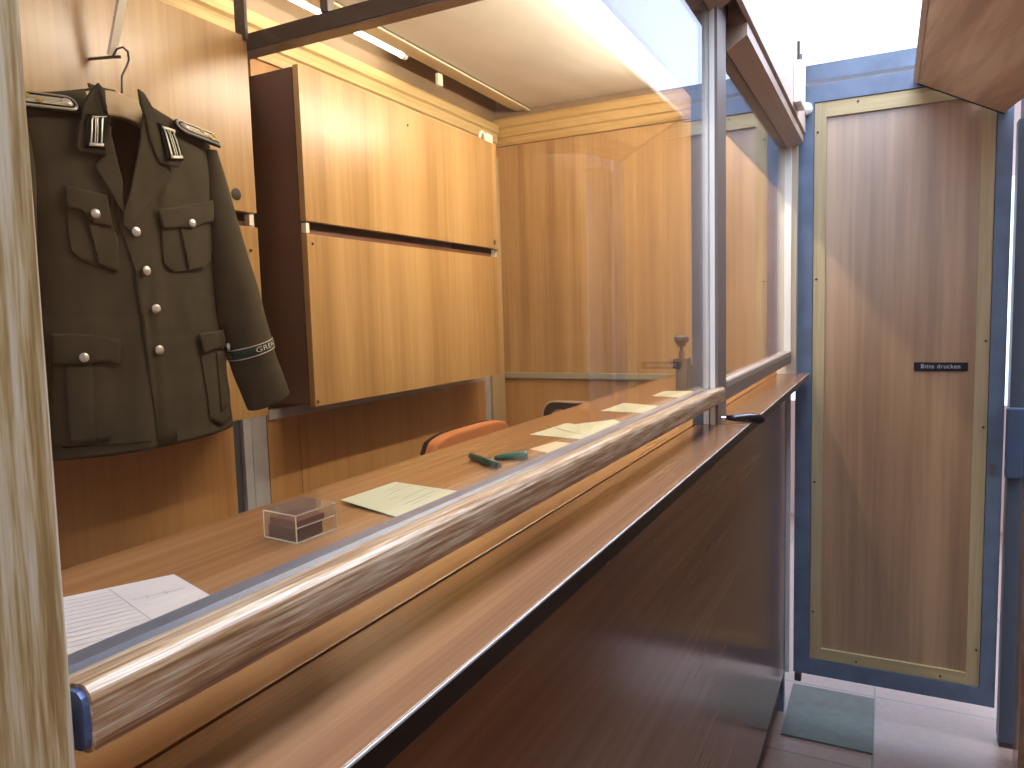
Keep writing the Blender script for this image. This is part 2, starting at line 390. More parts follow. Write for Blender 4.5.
for (x, z) in [(xl1+.012, .6), (xl1+.012, .1), (xl1+.012, -.62), (xl1+.012, -1.1), (xr0-.012, .62), (xr0-.012, -.12), (xr0-.012, -.4), (xr0-.012, -1.15), (-.1, .685), (.15, .685), (-.08, -1.262), (.18, -1.262)]:
    MB().lathe((x, yb0+.001, z+H), (0, -1, 0), [(0, .0045), (.003, .0035), (.0035, .001)], 10).build('screw', M_dsteel, d)
MB().lathe((.309, y0+.001, -.525+H), (0, -1, 0), [(0, .009), (.004, .009), (.004, .0035)], 16).box(.3055, .3125, y0-.004, y0+.001, -.553+H, -.527+H).build('keyhole_plate', M_chromed, d)
B(.340, .394, DY-.058, DY-.031, -.555+H, -.330+H, bev=.006).build('lock_case', plain('blue_lock_case', (.07, .10, .17), .4), tj)
B(-.285, -.262, DY-.03, DY+.0, zb0-.03, zb0-.001, bev=.003).build('hinge', M_dsteel, d)
B(-.33, .45, DY-.02, DY+.03, .772+H, .826+H).build('trim_10', M_blue, kind='structure')

# added canopy and low walls beyond the door, keeping hall light off the floor
B(-4, 4, DY+.12, 5.5, 2.24, 2.28).build('light_block_canopy', M_facade, kind='structure')
B(.36, .46, 2.705, 2.83, .56+H, .765+H).build('trim_17', plain('dark_grey_header', (.06, .07, .085), .5), kind='structure')
B(-4, 4, 5.5, 5.6, 0, .82).build('light_block_wall', plain('light_block_brown', (.50, .36, .32), .7), kind='structure')  # added low wall against horizon light, glimpsed only through the door gap
for k_ in (-1, 1): B(4*k_-.05, 4*k_+.05, 2.9, 5.5, 0, .82).build('light_block_wall', plain('light_block_side_brown', (.50, .36, .32), .7), kind='structure')
# steel bars inside, above the cabinets
tb = struct('trim_11', (-.8, 1.27, .62+H))
B(-1.46, -.38, 1.262, 1.266, .615+H, .650+H).build('web', M_dsteel, tb)
B(-1.46, -.38, 1.266, 1.30, .611+H, .615+H).build('flange', plain('beige_flange', (.30, .23, .15), .5), tb)
B(-1.075, -1.055, 1.258, 1.278, .650+H, zt-.002).build('hanger_bar', M_dsteel, tb)
tb2 = struct('trim_12', (-1.25, .9, .70+H))
B(-1.285, -1.25, .2, 1.24, .715+H, .745+H).build('beam', M_dsteel, tb2)
B(-1.30, -1.27, 1.235, 1.243, .626+H, .745+H).build('bracket', M_dsteel, tb2)
# wall posts seen below and between the cabinets
tp = struct('trim_13', (WX, 1.37, 0))
B(WX+.03, WX+.062, 1.256, 1.2855, 0, .66+H).build('dark_post', plain('dark_blue_post', (.08, .09, .11), .4, .2), tp)  # darker blue-grey than the posts beside it
B(WX+.03, WX+.073, 1.286, 1.311, 0, .66+H).build('grey_post', M_steel, tp)
B(WX+.03, WX+.070, 1.315, 1.364, 0, .66+H).build('grey_post', M_steel, tp)
B(WX+.069, WX+.076, 1.37, 2.50, -.246+H, -.222+H).build('cross_rail', M_steel, ww)
tq = struct('trim_14', (WX, 2.7, 0))
B(WX, WX+.02, 2.60, 2.645, 0, .66+H).build('grey_post', M_steel, tq)
B(WX, WX+.03, 2.648, 2.70, 0, .66+H).build('pine_post', plain('cream_pine', (.52, .40, .22), .5), tq)
B(WX, WX+.026, 2.704, 2.765, 0, .66+H).build('pine_post', plain('cream_pine', (.50, .38, .20), .5), tq)

# ================================================================= THINGS
# overhead tilted panel
op = thing('overhead_panel', 'tilted wooden panel hanging over the corridor at upper right', 'panel', (.2, 1.2, .6+H))
L = lambda x: .711 - (x-.074)*(.128/.235) + H
pts = [(.074, -1.68), (.074, 2.77), (.309, 2.77), (.335, 2.50), (.404, 2.25), (.404, -1.68)]
mb = MB(); t = Vector((.01, 0, .018))
mb.quad3([(x, y, L(x)) for x, y in pts], t); o = mb.build('board', M_over, op)
MB().quad3([(.060, -1.68, L(.060)-.003), (.060, 2.774, L(.060)-.003), (.0735, 2.774, L(.0735)-.002), (.0735, -1.68, L(.0735)-.002)], (.012, 0, .024)).build('edge_strip', M_header, op)
MB().quad3([(.0745, 2.7705, L(.0745)-.003), (.0745, 2.776, L(.0745)-.003), (.309, 2.776, L(.309)-.003), (.309, 2.7705, L(.309)-.003)], (.01, 0, .018)).build('edge_strip', M_black, op)

# wall cabinets
CX = -1.28
def cabinet(y0, y1, z0, z1, gz, label, locky, left=True):
    c = thing('wall_cabinet', label, 'cabinet', ((WX+CX)/2, (y0+y1)/2, z0+H), 'wall cabinets above the desk')
    t = .016; xb, xf = WX+.003, CX-.020
    carc = MB()
    carc.box(xb, xf, y0, y0+t, z0+H, z1+H); carc.box(xb, xf, y1-t, y1, z0+H, z1+H)
    carc.box(xb, xf, y0+t, y1-t, z0+H, z0+t+H); carc.box(xb, xf, y0+t, y1-t, z1-t+H, z1+H)
    carc.box(xb, xf, y0+t, y1-t, gz-.02+H, gz-.004+H); carc.box(xb, xb+.005, y0+t, y1-t, z0+t+H, z1-t+H)
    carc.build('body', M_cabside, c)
    dl = B(CX-.018, CX, y0+.001, y1-.001, z0-.004+H, gz-.018+H, bev=.0008).build('door', M_cabwood, c)
    du = B(CX-.018, CX, y0+.001, y1-.001, gz+.014+H, z1+.004+H, bev=.0008).build('door', M_cabwood, c)
    for yy in (y0+.01, y1-.014):
        B(CX-.019, CX-.004, yy-.006, yy+.006, gz-.014+H, gz+.010+H).build('hinge_block', M_cream, c)
    return c, dl, du
c2, dl2, du2 = cabinet(1.405, 2.412, -.208, .620, .236, 'wooden wall cabinet with two doors and dark side, above the orange chair', 2.39)
MB().lathe((CX+.0005, 2.385, .272+H), (1, 0, 0), [(0, .009), (.003, .009), (.004, .006)], 18).build('lock', M_chromed, du2)
MB().lathe((CX+.0005, 2.388, .245+H), (1, 0, 0), [(0, .007), (.002, .007), (.010, .003)], 18).build('lock', M_chrome, du2)
MB().lathe((CX+.0005, 1.425, .195+H), (1, 0, 0), [(0, .004), (.002, .003)], 12).build('screw', M_dsteel, dl2)
MB().lathe((CX+.0005, 1.86, .575+H), (1, 0, 0), [(0, .004), (.002, .003)], 12).build('screw', M_dsteel, du2)
MB().lathe((CX+.0005, 1.415, -.200+H), (1, 0, 0), [(0, .005), (.003, .003)], 12).build('screw', M_chromed, dl2)
c1, dl1, du1 = cabinet(.30, 1.248, -.208, .632, .236, 'wooden wall cabinet behind the hanging uniform jacket', 1.2)
MB().lathe((CX+.0005, 1.190, .285+H), (1, 0, 0), [(0, .013), (.001, .013), (.0015, .004)], 20).build('finger_hole', M_void, du1)
MB().lathe((CX+.0005, 1.212, -.175+H), (1, 0, 0), [(0, .005), (.003, .003)], 12).build('screw', M_dsteel, dl1)
MB().lathe((CX+.0005, 1.222, .165+H), (1, 0, 0), [(0, .004), (.003, .003)], 12).build('screw', M_dsteel, dl1)

# little cream clip on the far cabinet's top corner
ck = thing('cable_clip', 'small cream clip on the top far corner of the wall cabinet', 'clip', (CX-.01, 2.37, .6245+H))
ck_z = .6255+H
B(CX-.016, CX-.004, 2.355, 2.402, ck_z, ck_z+.03, bev=.002).build('plate', M_cream, ck)
MB().tube([(CX-.010, 2.315+.020*math.cos(a)+.02, ck_z+.004+.026*math.sin(a)) for a in [i*math.pi/8 for i in range(9)]], .005, 8).build('loop', M_cream, ck)

# clip hanging from the ceiling lip
p = onZ(439, 74, zt-.0135)
B(p.x-.006, p.x+.006, p.y-.014, p.y+.014, zt-.052, zt-.0135, bev=.001).build('ceiling_clip', M_cream, label='small cream tab hanging from the ceiling edge strip', category='clip')

# fluorescent lamps
def lamp(name, label, x, y0, y1, z, r, mt):
    o = thing(name, label, 'lamp', (x, (y0+y1)/2, z), 'fluorescent tubes')
    MB().tube([(x, y0, z), (x, y1, z)], r, 16).build('tube', mt, o, smooth=False)
    for yy, s_ in ((y0, -1), (y1, 1)):
        MB().tube([(x, yy+s_*.0005, z), (x, yy+s_*.02, z)], r+.003, 16).build('end_cap', M_white, o)
        B(x-.01, x+.01, yy+s_*.008-.004, yy+s_*.008+.004, z+r+.002, z+r+.034).build('holder', M_white, o)
    return o
lamp('fluorescent_lamp', 'long fluorescent lamp tube under the booth ceiling near the window', -.60, 1.12, 2.60, .765+H, .013, M_tube)
lamp('fluorescent_lamp', 'fluorescent lamp tube in the slot between wall cornice and ceiling board', -1.403, .9, 2.02, .850+H, .011, M_slot)

# desk and shelf
DZ = -.226 + H
dk = thing('desk', 'brown wooden counter desk running along the inside of the windows', 'desk', (-.51, 1.3, 0))
B(-.690, -.3425, -.3, DY-.003, DZ-.030, DZ, bev=.0012).build('desktop', M_desk, dk)
for yy in (.3, 1.5, 2.6):
    B(-.66, -.37, yy, yy+.03, 0, DZ-.031).build('leg', M_dsteel, dk)
def shelf(y0, y1, label):
    s_ = thing('counter_shelf', label, 'shelf', (-.29, (y0+y1)/2, DZ-.019), 'counter shelves outside the windows')
    B(-.3395, -.243, y0, y1, DZ-.0175, DZ, bev=.001).build('shelf_board', M_shelf, s_)
    B(-.2428, -.2418, y0, y1, DZ-.0185, DZ-.0020).build('edge_shadow', M_void, s_)  # black strip stands in for the shadow gap under the shelf
    B(-.2428, -.2415, y0, y1, DZ-.0019, DZ-.0003).build('edge_highlight', M_alu, s_)  # pale strip stands in for the highlight along the board's edge
    return s_
shelf(-.3, 1.478, 'glossy brown counter shelf in front of the large near window')
shelf(1.486, 2.742, 'short counter shelf beyond the black lever, under the far window')

# lever
lv = thing('lever_handle', 'black lever with chrome stem at the foot of the window post', 'lever', (-.297, 1.50, DZ+.006))
MB().tube([(-.2955, 1.497, DZ+.010), (-.268, 1.510, DZ+.011)], .003, 10).build('stem', M_chrome, lv)
MB().tube([(-.288, 1.502, DZ+.0105), (-.270, 1.508, DZ+.0100), (-.247, 1.518, DZ+.0100), (-.226, 1.528, DZ+.006), (-.219, 1.532, DZ+.005)], [.0045, .0072, .0088, .0100, .006], 16).build('grip', M_black, lv, smooth=True)

# junction box and globe by the door
jb = thing('junction_box', 'white junction box at the top corner beside the door', 'box', (-.252, 2.46, .615+H))
B(-.2615, -.240, 2.40, 2.52, .615+H, .735+H, bev=.002).build('box_body', M_white, jb)
MB().tube([(-.252, 2.44, .735+H), (-.252, 2.44, .80+H)], .004, 8).build('conduit', M_dsteel, jb)
MB().tube([(-.252, 2.50, .735+H), (-.252, 2.50, .78+H)], .005, 8).build('conduit', M_blue, jb)
for v in jb.children: pass
p = onY(806, 109, 2.755)
MB().lathe((p.x, p.y+.005, p.z-.02), (0, 0, 1), [(.021*(1-math.cos(a)), .021*math.sin(a)) for a in [i*math.pi/16 for i in range(1, 16)]], 24).lathe((p.x-.006, p.y+.012, p.z-.004), (0, 1, .6), [(0, .012), (.02, .012)], 16).build('round_lamp', M_white, smooth=True, label='small round white lamp below the white box beside the door', category='lamp')

# door sign
sg = thing('door_sign', 'small black sign reading Bitte drucken on the wooden door', 'sign', (.158, DY-.0045, -.205+H))
B(.081, .236, DY-.0075, DY-.0045, -.219+H, -.190+H).build('plate', M_sign, sg)
me = text_mesh('Bitte drucken', .020, 1.12)
for v in me.vertices: v.co = Vector((v.co.x*.92, -.0034, v.co.y+.0015))
me.materials.append(M_text)
o = bpy.data.objects.new('lettering', me); COL.objects.link(o); o.parent = sg
solid(o, .0004, 0)

# ---------------------------------------------------------------- papers
def sheet(name, pix, mat, label, cat='paper', lift=.0006, group=None, curl=None, th=.0004):
    P = [onZ(x, y, DZ+lift) for x, y in pix]
    c = sum(P, Vector())/len(P)
    o = thing(name, label, cat, (c.x, c.y, DZ+lift), group)
    n = 10; mb = MB(); V = []
    for i in range(n+1):
        for j in range(n+1):
            u, v = i/n, j/n
            q = (P[0]*(1-u)+P[1]*u)*(1-v) + (P[3]*(1-u)+P[2]*u)*v
            if curl: q.z += curl(u, v)
            V.append(mb.bm.verts.new(q))
    for i in range(n):
        for j in range(n):
            a = i*(n+1)+j; mb.bm.faces.new((V[a], V[a+1], V[a+n+2], V[a+n+1]))
    s_ = mb.build('page', mat, o); solid(s_, th, 0)
    return o, P
def lines(o, P, segs, mat, wd=.0005, curl=None):
    mb = MB()
    for (u0, v0, u1, v1) in segs:
        for k in range(6):
            a, b_ = k/6, (k+1)/6
            qs = []
            for t_ in (a, b_):
                u, v = u0+(u1-u0)*t_, v0+(v1-v0)*t_
                q = (P[0]*(1-u)+P[1]*u)*(1-v) + (P[3]*(1-u)+P[2]*u)*v
                q.z += .0004 + (curl(u, v) if curl else 0); qs.append(q)
            dd = (qs[1]-qs[0]); nn = Vector((-dd.y, dd.x, 0)).normalized()*wd/2
            mb.bm.faces.new([mb.bm.verts.new(x) for x in (qs[0]-nn, qs[1]-nn, qs[1]+nn, qs[0]+nn)])
    return mb.build('printed_lines', mat, o)
# form at the near left: spans (P0 back-left, P1 back-right, P2 front-right, P3 front-left)
A, Bp, Cp = onZ(62, 598.5, DZ), onZ(174, 575, DZ), onZ(211, 596.5, DZ)
ex = (A-Bp).normalized(); ey = (Cp-Bp).normalized()
P1 = Bp; P0 = Bp+ex*.21; P3d = Bp+ex*.21+ey*.135; P2 = Bp+ey*.135
def fsheet(name, P, mat, label, **k):
    def topix(q):
        q = q-Vector((0, 0, H)); zz = q.dot(_f); return (512+FPX*q.dot(_r)/zz, 384-FPX*q.dot(_u)/zz)
    return sheet(name, [topix(q+Vector((0, 0, .0006))) for q in P], mat, label, **k)
fo, FP = fsheet('form', [P0, P1, P2, P3d], M_paperw, 'large white ruled form lying on the desk beside the near wooden post')
seg = [(.745, 0.03, .745, 1)] + [(0, .09+.072*i, .74, .09+.072*i) for i in range(12)] + [(.77, .34, .965, .34), (.82, .31, .82, .37), (.89, .31, .89, .37), (.78, .10, .80, .10), (.78, .48, .80, .48), (.2, .72, .5, .72)]
lines(fo, FP, seg, M_ink, .0010)
crl = lambda u, v: .007*max(0, 1-u*2.2)**2 * 1.0
fo2, FP2 = sheet('letter_card', [(341, 503), (395, 482), (470, 493), (409, 521)], M_papery, 'cream printed card with a raised corner on the desk beside the clear box', curl=lambda u, v: .004*(1-u)*(1-v))
lines(fo2, FP2, [(.55, .18, .95, .12), (.50, .28, .98, .25), (.35, .42, .55, .42), (.45, .52, .95, .48), (.3, .66, .9, .62), (.35, .72, .98, .69), (.62, .20, .9, .2), (.3, .85, .6, .85)], M_inkf, .0012, curl=lambda u, v: .004*(1-u)*(1-v))
sheet('note_card', [(529.5, 449), (555.6, 441.5), (577, 444), (548, 453)], M_paperp, 'small pinkish card on the desk just beyond the green pens')
sheet('paper_sheet', [(530, 434.5), (567, 423), (600, 428), (583, 439.5)], M_papery, 'pale yellow sheet lying partly under another pale sheet on the desk')
sheet('paper_sheet', [(552, 427), (614, 419.5), (623, 423), (588, 436)], M_papery, 'pale yellow sheet overlapping another, between pink card and far papers', lift=.0020)
sheet('paper_sheet', [(601, 411), (624, 403), (658, 406), (645, 413)], M_papery, 'pale yellow paper alone on the desk between overlapping sheets and stamp press', th=.001)
sheet('paper_sheet', [(652, 396), (665, 391), (694, 391.3), (685, 398)], M_papery, 'farthest pale yellow paper, right in front of the metal stamp press', th=.001)

# ---------------------------------------------------------------- stamp press
q = onZ(688, 391, DZ)
sp = thing('stamp_press', 'grey metal stamp press with round knob at far end of desk', 'stamp press', (q.x, 2.13, DZ))
X0, Y0 = -.530, 2.13
B(X0-.018, X0+.018, Y0-.02, Y0+.02, DZ, DZ+.092, bev=.002).build('housing', plain('press_grey', (.12, .10, .09), .45, .3), sp)
B(X0+.018, X0+.031, Y0-.02, Y0+.02, DZ, DZ+.072, bev=.002).build('side_block', plain('press_grey_dark', (.10, .085, .08), .45, .3), sp)
MB().tube([(X0-.004, Y0, DZ+.092), (X0-.004, Y0, DZ+.112)], .0085, 14).build('collar', plain('reddish_collar', (.22, .10, .06), .4), sp)
MB().tube([(X0-.004, Y0, DZ+.112), (X0-.004, Y0, DZ+.126)], .005, 12).build('spindle', M_chrome, sp)
MB().lathe((X0-.004, Y0, DZ+.126), (0, 0, 1), [(0, .012), (.008, .014), (.014, .020), (.020, .022), (.028, .021), (.032, .014), (.034, .006)], 12).build('knob', M_chromed, sp)
B(X0-.028, X0-.0185, Y0-.012, Y0+.012, DZ+.062, DZ+.090, bev=.001).build('catch', M_black, sp)
MB().tube([(X0-.022, Y0-.011, DZ+.088), (X0-.032, Y0-.012, DZ+.090), (X0-.036, Y0-.012, DZ+.080), (X0-.03, Y0-.012, DZ+.072)], .0016, 8).build('clip_wire', M_chrome, sp)
for zz in (.045, .028): MB().lathe((X0+.022, Y0-.0205, DZ+zz), (0, -1, 0), [(0, .003), (.002, .002)], 10).build('screw', M_chrome, sp)

# ---------------------------------------------------------------- pens
def at(x, y): return onZ(x, y, DZ)
a, b_ = at(470, 459), at(501, 471)
pn = thing('green_pen', 'dark green pen with open tip lying crossed against green cap on desk', 'pen', (a.x, a.y, DZ))
dv = (b_-a); zr = Vector((0, 0, .0062))
MB().tube([a+zr, a+dv*.04+zr, a+dv*.5+zr, a+dv*.9+zr], [.003, .0052, .006, .0058], 14).build('barrel', M_green2, pn, smooth=True)
MB().tube([a+dv*.9+zr, a+dv*1.0+zr*.85], [.0045, .0012], 12).build('nib', M_black, pn, smooth=True)
a, b_ = at(489, 461), at(528, 460)
pc = thing('marker_cap', 'conical bright green pen cap lying on the desk behind the dark pen', 'pen cap', (a.x, a.y, DZ))
dv = b_-a
n_ = MB().tube([a+dv*.14+Vector((0, 0, .0045)), a+dv*.3+Vector((0, 0, .0058)), a+dv*.95+Vector((0, 0, .0078)), b_+Vector((0, 0, .0078))], [.0036, .0052, .0076, .0072], 16)
n_.build('cap_body', M_green, pc, smooth=True)

# ---------------------------------------------------------------- clear box with dark block
c0, c1_, c2_ = onZ(265, 537, DZ), onZ(297, 544, DZ), onZ(336.5, 529, DZ)
ux = (c1_-c0); uy = (c2_-c1_); hh = .029
ac = thing('clear_box', 'transparent acrylic box with a dark block inside on the desk', 'box', (c0.x, c0.y, DZ))
def obox(mb, u0, u1, v0, v1, z0, z1):
    P = [c0+ux*u+uy*v+Vector((0, 0, z0)) for u, v in ((u0, v0), (u1, v0), (u1, v1), (u0, v1))]
    mb.quad3(P, (0, 0, z1-z0)); return mb
t_ = .0014; tu = t_/ux.length; tv = t_/uy.length
obox(MB(), tu, 1-tu, tv, 1-tv, .0002, .0016).build('base', M_acryl, ac)
mb = MB(); obox(mb, 0, 1, 0, tv, .0002, hh); obox(mb, 0, 1, 1-tv, 1, .0002, hh); obox(mb, 0, tu, tv, 1-tv, .0002, hh); obox(mb, 1-tu, 1, tv, 1-tv, .0002, hh)
mb.build('side_walls', M_acryl, ac)
obox(MB(), 0, 1, 0, 1, hh+.0001, hh+.0018).build('lid', M_acryl, ac)
edge = plain('bright_acrylic_edge', (.62, .52, .36), .3)
mb = MB()
for u, v in ((0, 0), (1, 0), (1, 1)):
    obox(mb, u-.012, u+.012, v-.008, v+.008, .0002, hh)
for z_ in (.0006, hh):
    obox(mb, 0, 1, -.008, .008, z_-.0005, z_+.0005); obox(mb, .988, 1.012, 0, 1, z_-.0005, z_+.0005)
obox(mb, .99, 1.012, 0, 1, .0155, .0162)
mb.build('polished_edges', edge, ac)
blk = thing('stamp_block', 'dark red-brown block inside the clear box', 'block', (c0+ux*.5+uy*.35+Vector((0, 0, .002))))
obox(MB(), .06, .95, .05, .68, .0020, .0140).build('lower_half', M_redbrown, blk)
obox(MB(), .09, .93, .08, .76, .0142, .0215).build('upper_half', plain('brown_block', (.12, .03, .018), .35), blk)
obox(MB(), .30, .70, .681, .76, .006, .0135).build('catch', M_black, blk)

# ---------------------------------------------------------------- chairs
def rounded_back(cy, cz, wv, hv, r, n=8):
    pts = []
    for sx, sz, a0 in ((1, 1, 0), (-1, 1, 90), (-1, -1, 180), (1, -1, 270)):
        for i in range(n+1):
            a = math.radians(a0 + 90*i/n); pts.append((cy+sx*(wv/2-r)+r*math.cos(a), cz+sz*(hv/2-r)+r*math.sin(a)))
    return pts
ch = thing('office_chair', 'orange upholstered chair behind the desk, below the wall cabinet', 'chair', (-1.0, 1.78, 0))
CXc, CYc, CT = -1.10, 1.862, -.320+H
top = []
n = 24
for i in range(n+1):
    a = i/n; yy = CYc-.225+.45*a; e = abs(2*a-1)
    top.append((yy, CT-.024*e**4.5 - (.02 if e > .97 else 0)))
outline = top + [(CYc+.215, CT-.30), (CYc+.15, CT-.34), (CYc-.15, CT-.34), (CYc-.215, CT-.30)]
bk = MB().prism(outline, CXc-.018, CXc+.018, 'X').build('backrest', M_orange, ch); bevel(bk, .010, 3)
bs = MB().prism([(y*1.0, z) for y, z in outline], CXc-.030, CXc-.019, 'X').build('back_shell', M_black, ch); bevel(bs, .004, 2)
st = MB().prism(rounded_back(0, 0, .40, .40, .06), .66, .72, 'Z')
for v in st.bm.verts: v.co.x += -.90; v.co.y += CYc
sto = st.build('seat', M_orange, ch); bevel(sto, .015, 3)
MB().tube([(CXc-.03, CYc, CT-.25), (CXc-.05, CYc, .72), (CXc+.02, CYc, .645), (-.90, CYc, .645)], .012, 10).build('back_bar', M_dsteel, ch)
MB().tube([(-.90, CYc, .10), (-.90, CYc, .66)], .025, 16).build('column', M_chromed, ch)
for k in range(5):
    a = k*2*math.pi/5+.3
    ex_, ey_ = -.90+.23*math.cos(a), CYc+.23*math.sin(a)
    lg = MB().tube([(-.90, CYc, .11), (ex_, ey_, .065)], [.02, .012], 10).build('leg', M_dsteel, ch)
    MB().lathe((ex_, ey_-.01, .0275), (0, 1, 0), [(0, .027), (.02, .027)], 16).build('caster', M_black, lg)
# dark chair farther along
c3 = thing('black_chair', 'black leather chair back with pale piping at the far end', 'chair', (-1.0, 2.45, 0))
def barc(x0, x1, y, ztop, zbot, r, n=8):
    pts = [(x0, zbot)]
    for i in range(n+1):
        a = math.pi - math.pi/2*i/n; pts.append((x0+r+r*math.cos(a), ztop-r+r*math.sin(a)))
    for i in range(n+1):
        a = math.pi/2 - math.pi/2*i/n; pts.append((x1-r+r*math.cos(a), ztop-r+r*math.sin(a)))
    pts.append((x1, zbot)); return pts
zt3 = -.318+H
rot3 = Matrix.Rotation(math.radians(-8), 4, 'Z')
def rot_mb(mb):
    for v in mb.bm.verts: v.co = rot3 @ (v.co-Vector((-.94, 2.45, 0))) + Vector((-.94, 2.45, 0))
    return mb
o3 = barc(-1.14, -.76, 0, zt3, zt3-.42, .05)
bk = rot_mb(MB().prism(o3, 2.435, 2.47, 'Y')).build('backrest', M_leather, c3); bevel(bk, .01, 3)
for yy, k_ in ((2.437, 0), (2.468, .004)):
    rot_mb(MB().tube([(x, yy-.002, z+.002) for x, z in o3], .0032, 8)).build('piping', M_piping, c3)
rot_mb(MB().tube([(x+(-.94-x)*.16, 2.432, z-.028) for x, z in o3[1:-1]], .0022, 8)).build('piping', M_piping, c3)
st = rot_mb(B(-1.13, -.77, 2.10, 2.46, .60, .66, bev=.015)).build('seat', M_leather, c3)
for sx in (-1.12, -.78):
    for yy, zz in ((2.12, .60), (2.452, zt3-.40)):
        rot_mb(MB().tube([(sx, yy, 0), (sx, yy, zz)], .011, 10)).build('leg', M_chromed, c3)
# ---------------------------------------------------------------- floor slab
P = [(-.297, 2.92), (-.022, 2.96), (-.022, 2.553), (-.33, 2.50)]
B(-.305, -.020, 2.552, 2.93, 0.0005, .008, bev=.001).build('floor_slab', M_mat, label='grey-green rectangular slab on the floor at the foot of the door', category='slab')

# ================================================================= JACKET
JX = -1.190                      # middle plane of the jacket
JC = .858; HEM, TOP = -.213, .41
def hw(v):                       # half width at height fraction v
    K = [(0, .205), (.25, .190), (.45, .178), (.65, .180), (.85, .186), (.93, .188), (1, .190)]
    for (a, x), (b, y) in zip(K, K[1:]):
        if v <= b: t = (v-a)/(b-a); t = t*t*(3-2*t); return x+(y-x)*t
    return K[-1][1]
def cen(v): return JC - .010*(1-v)
def ztop(t):
    e = abs(t); return .410 - .003*e - .051*max(0, (e-.18)/.82)**.72
def hemz(t): return HEM + .012*t*t
def depth(v):                    # front bulge
    return (.036 + .014*(1-v)) * (1-max(0, (v-.80)/.20)**3*.78)
def fx(t, v):
    e = min(1, abs(t))
    base = JX + depth(v)*(1-e**2.7)**(1/2.2)
    y, z = cen(v)+hw(v)*t, v
    r = .0035*noise.noise(Vector((y*16, z*5, 3.1))) + .002*noise.noise(Vector((y*40, z*9, 7.7)))
    r += .006*math.exp(-((t+.12)/.10)**2)*(1-v)      # soft vertical fold left of the closure
    r -= .006*math.exp(-((t-.02)/.05)**2)*max(0, .7-v)
    return base + r*(1-e**6)
def bx(t, v):
    e = min(1, abs(t)); return JX - .050*(1-e**3)**(1/2.4)*(1-max(0, (v-.8)/.2)**3*.7)
def tv(y, z):
    v = .5; t = 0
    for _ in range(8):
        t = max(-1, min(1, (y-cen(v))/hw(v))); v = max(0, min(1, (z-hemz(t))/(ztop(t)-hemz(t))))
    return t, v
def surf(y, z): t, v = tv(y, z); return fx(t, min(v, .91))
def snormal(y, z):
    e = .004; dy = (surf(y+e, z)-surf(y-e, z))/(2*e); dz = (surf(y, z+e)-surf(y, z-e))/(2*e)
    return Vector((1, -max(-2.5, min(2.5, dy)), -max(-2, min(2, dz)))).normalized()
def jp(px, py):                  # where the line of sight meets the coat's front
    X = -1.145
    for _ in range(12):
        p = onX(px, py, X); X = .5*X + .5*surf(p.y, p.z-H)
    p = onX(px, py, X); return p.y, p.z-H
jk = thing('uniform_jacket', 'olive grey military uniform jacket on a hanger before the wall cabinet', 'jacket', (JX, JC, HEM+H))
# V opening limits
VB = jp(121, 214); VL = jp(97, 96); VR = jp(147, 100)
def inV(y, z):
    if z < VB[1]: return False
    k = (z-VB[1])/(VL[1]-VB[1]); k = min(k, 1.2)
    return VB[0]+(VL[0]-VB[0])*k-.004 < y < VB[0]+(VR[0]-VB[0])*k+.010
NT, NV = 72, 90
mb = MB(); F = [[None]*(NT+1) for _ in range(NV+1)]; K = [[None]*(NT+1) for _ in range(NV+1)]
for j in range(NV+1):
    v = j/NV
    for i in range(NT+1):
        t = math.sin((i/NT*2-1)*math.pi/2)
        y = cen(v)+hw(v)*t; z = hemz(t)+(ztop(t)-hemz(t))*v
        F[j][i] = mb.bm.verts.new((fx(t, v), y, z+H))
        K[j][i] = F[j][i] if i in (0, NT) else mb.bm.verts.new((bx(t, v), y, z+H))
for j in range(NV):
    for i in range(NT):
        a, b_, c_, d_ = F[j][i], F[j][i+1], F[j+1][i+1], F[j+1][i]
        cc = (a.co+b_.co+c_.co+d_.co)/4
        if not inV(cc.y, cc.z-H): mb.bm.faces.new((a, b_, c_, d_))
        ks = []
        for q_ in (K[j][i], K[j+1][i], K[j+1][i+1], K[j][i+1]):
            if q_ not in ks: ks.append(q_)
        if len(ks) > 2: mb.bm.faces.new(ks)
for i in range(NT):               # close the shoulders except at the neck
    t = abs(F[NV][i].co.y-JC)
    if t > .045:
        qs = []
        for q_ in (F[NV][i], F[NV][i+1], K[NV][i+1], K[NV][i]):
            if q_ not in qs: qs.append(q_)
        if len(qs) > 2: mb.bm.faces.new(qs)
for v in list(mb.bm.verts):
    if not v.link_faces: mb.bm.verts.remove(v)
body = mb.build('torso', M_olive, jk, smooth=True); solid(body, .0022, -1)

def drape(name, poly, off, th, mat, parent=jk, pix=True, cuts=3, bev=.0, bulge=None, smooth=True):
    P = [jp(*q) for q in poly] if pix else list(poly)
    bm = bmesh.new(); vs = [bm.verts.new((0, y, z)) for y, z in P]; bm.faces.new(vs)
    bmesh.ops.triangulate(bm, faces=bm.faces[:])
    for _ in range(cuts):
        es = [e for e in bm.edges if e.calc_length() > .008]
        if not es: break
        bmesh.ops.subdivide_edges(bm, edges=es, cuts=1, use_grid_fill=True)
        bmesh.ops.triangulate(bm, faces=[f for f in bm.faces if len(f.verts) > 4])
    for v in bm.verts:
        y, z = v.co.y, v.co.z
        nrm = snormal(y, z); o_ = off(y, z) if callable(off) else off
        v.co = Vector((surf(y, z), y, z+H)) + nrm*o_
    m_ = MB(); m_.bm = bm
    ob = m_.build(name, mat, parent, smooth=smooth)
    me = ob.data
    # orient outward (+x)
    if sum(p.normal.x for p in me.polygons) < 0: me.flip_normals()
    solid(ob, th, -1)
    return ob
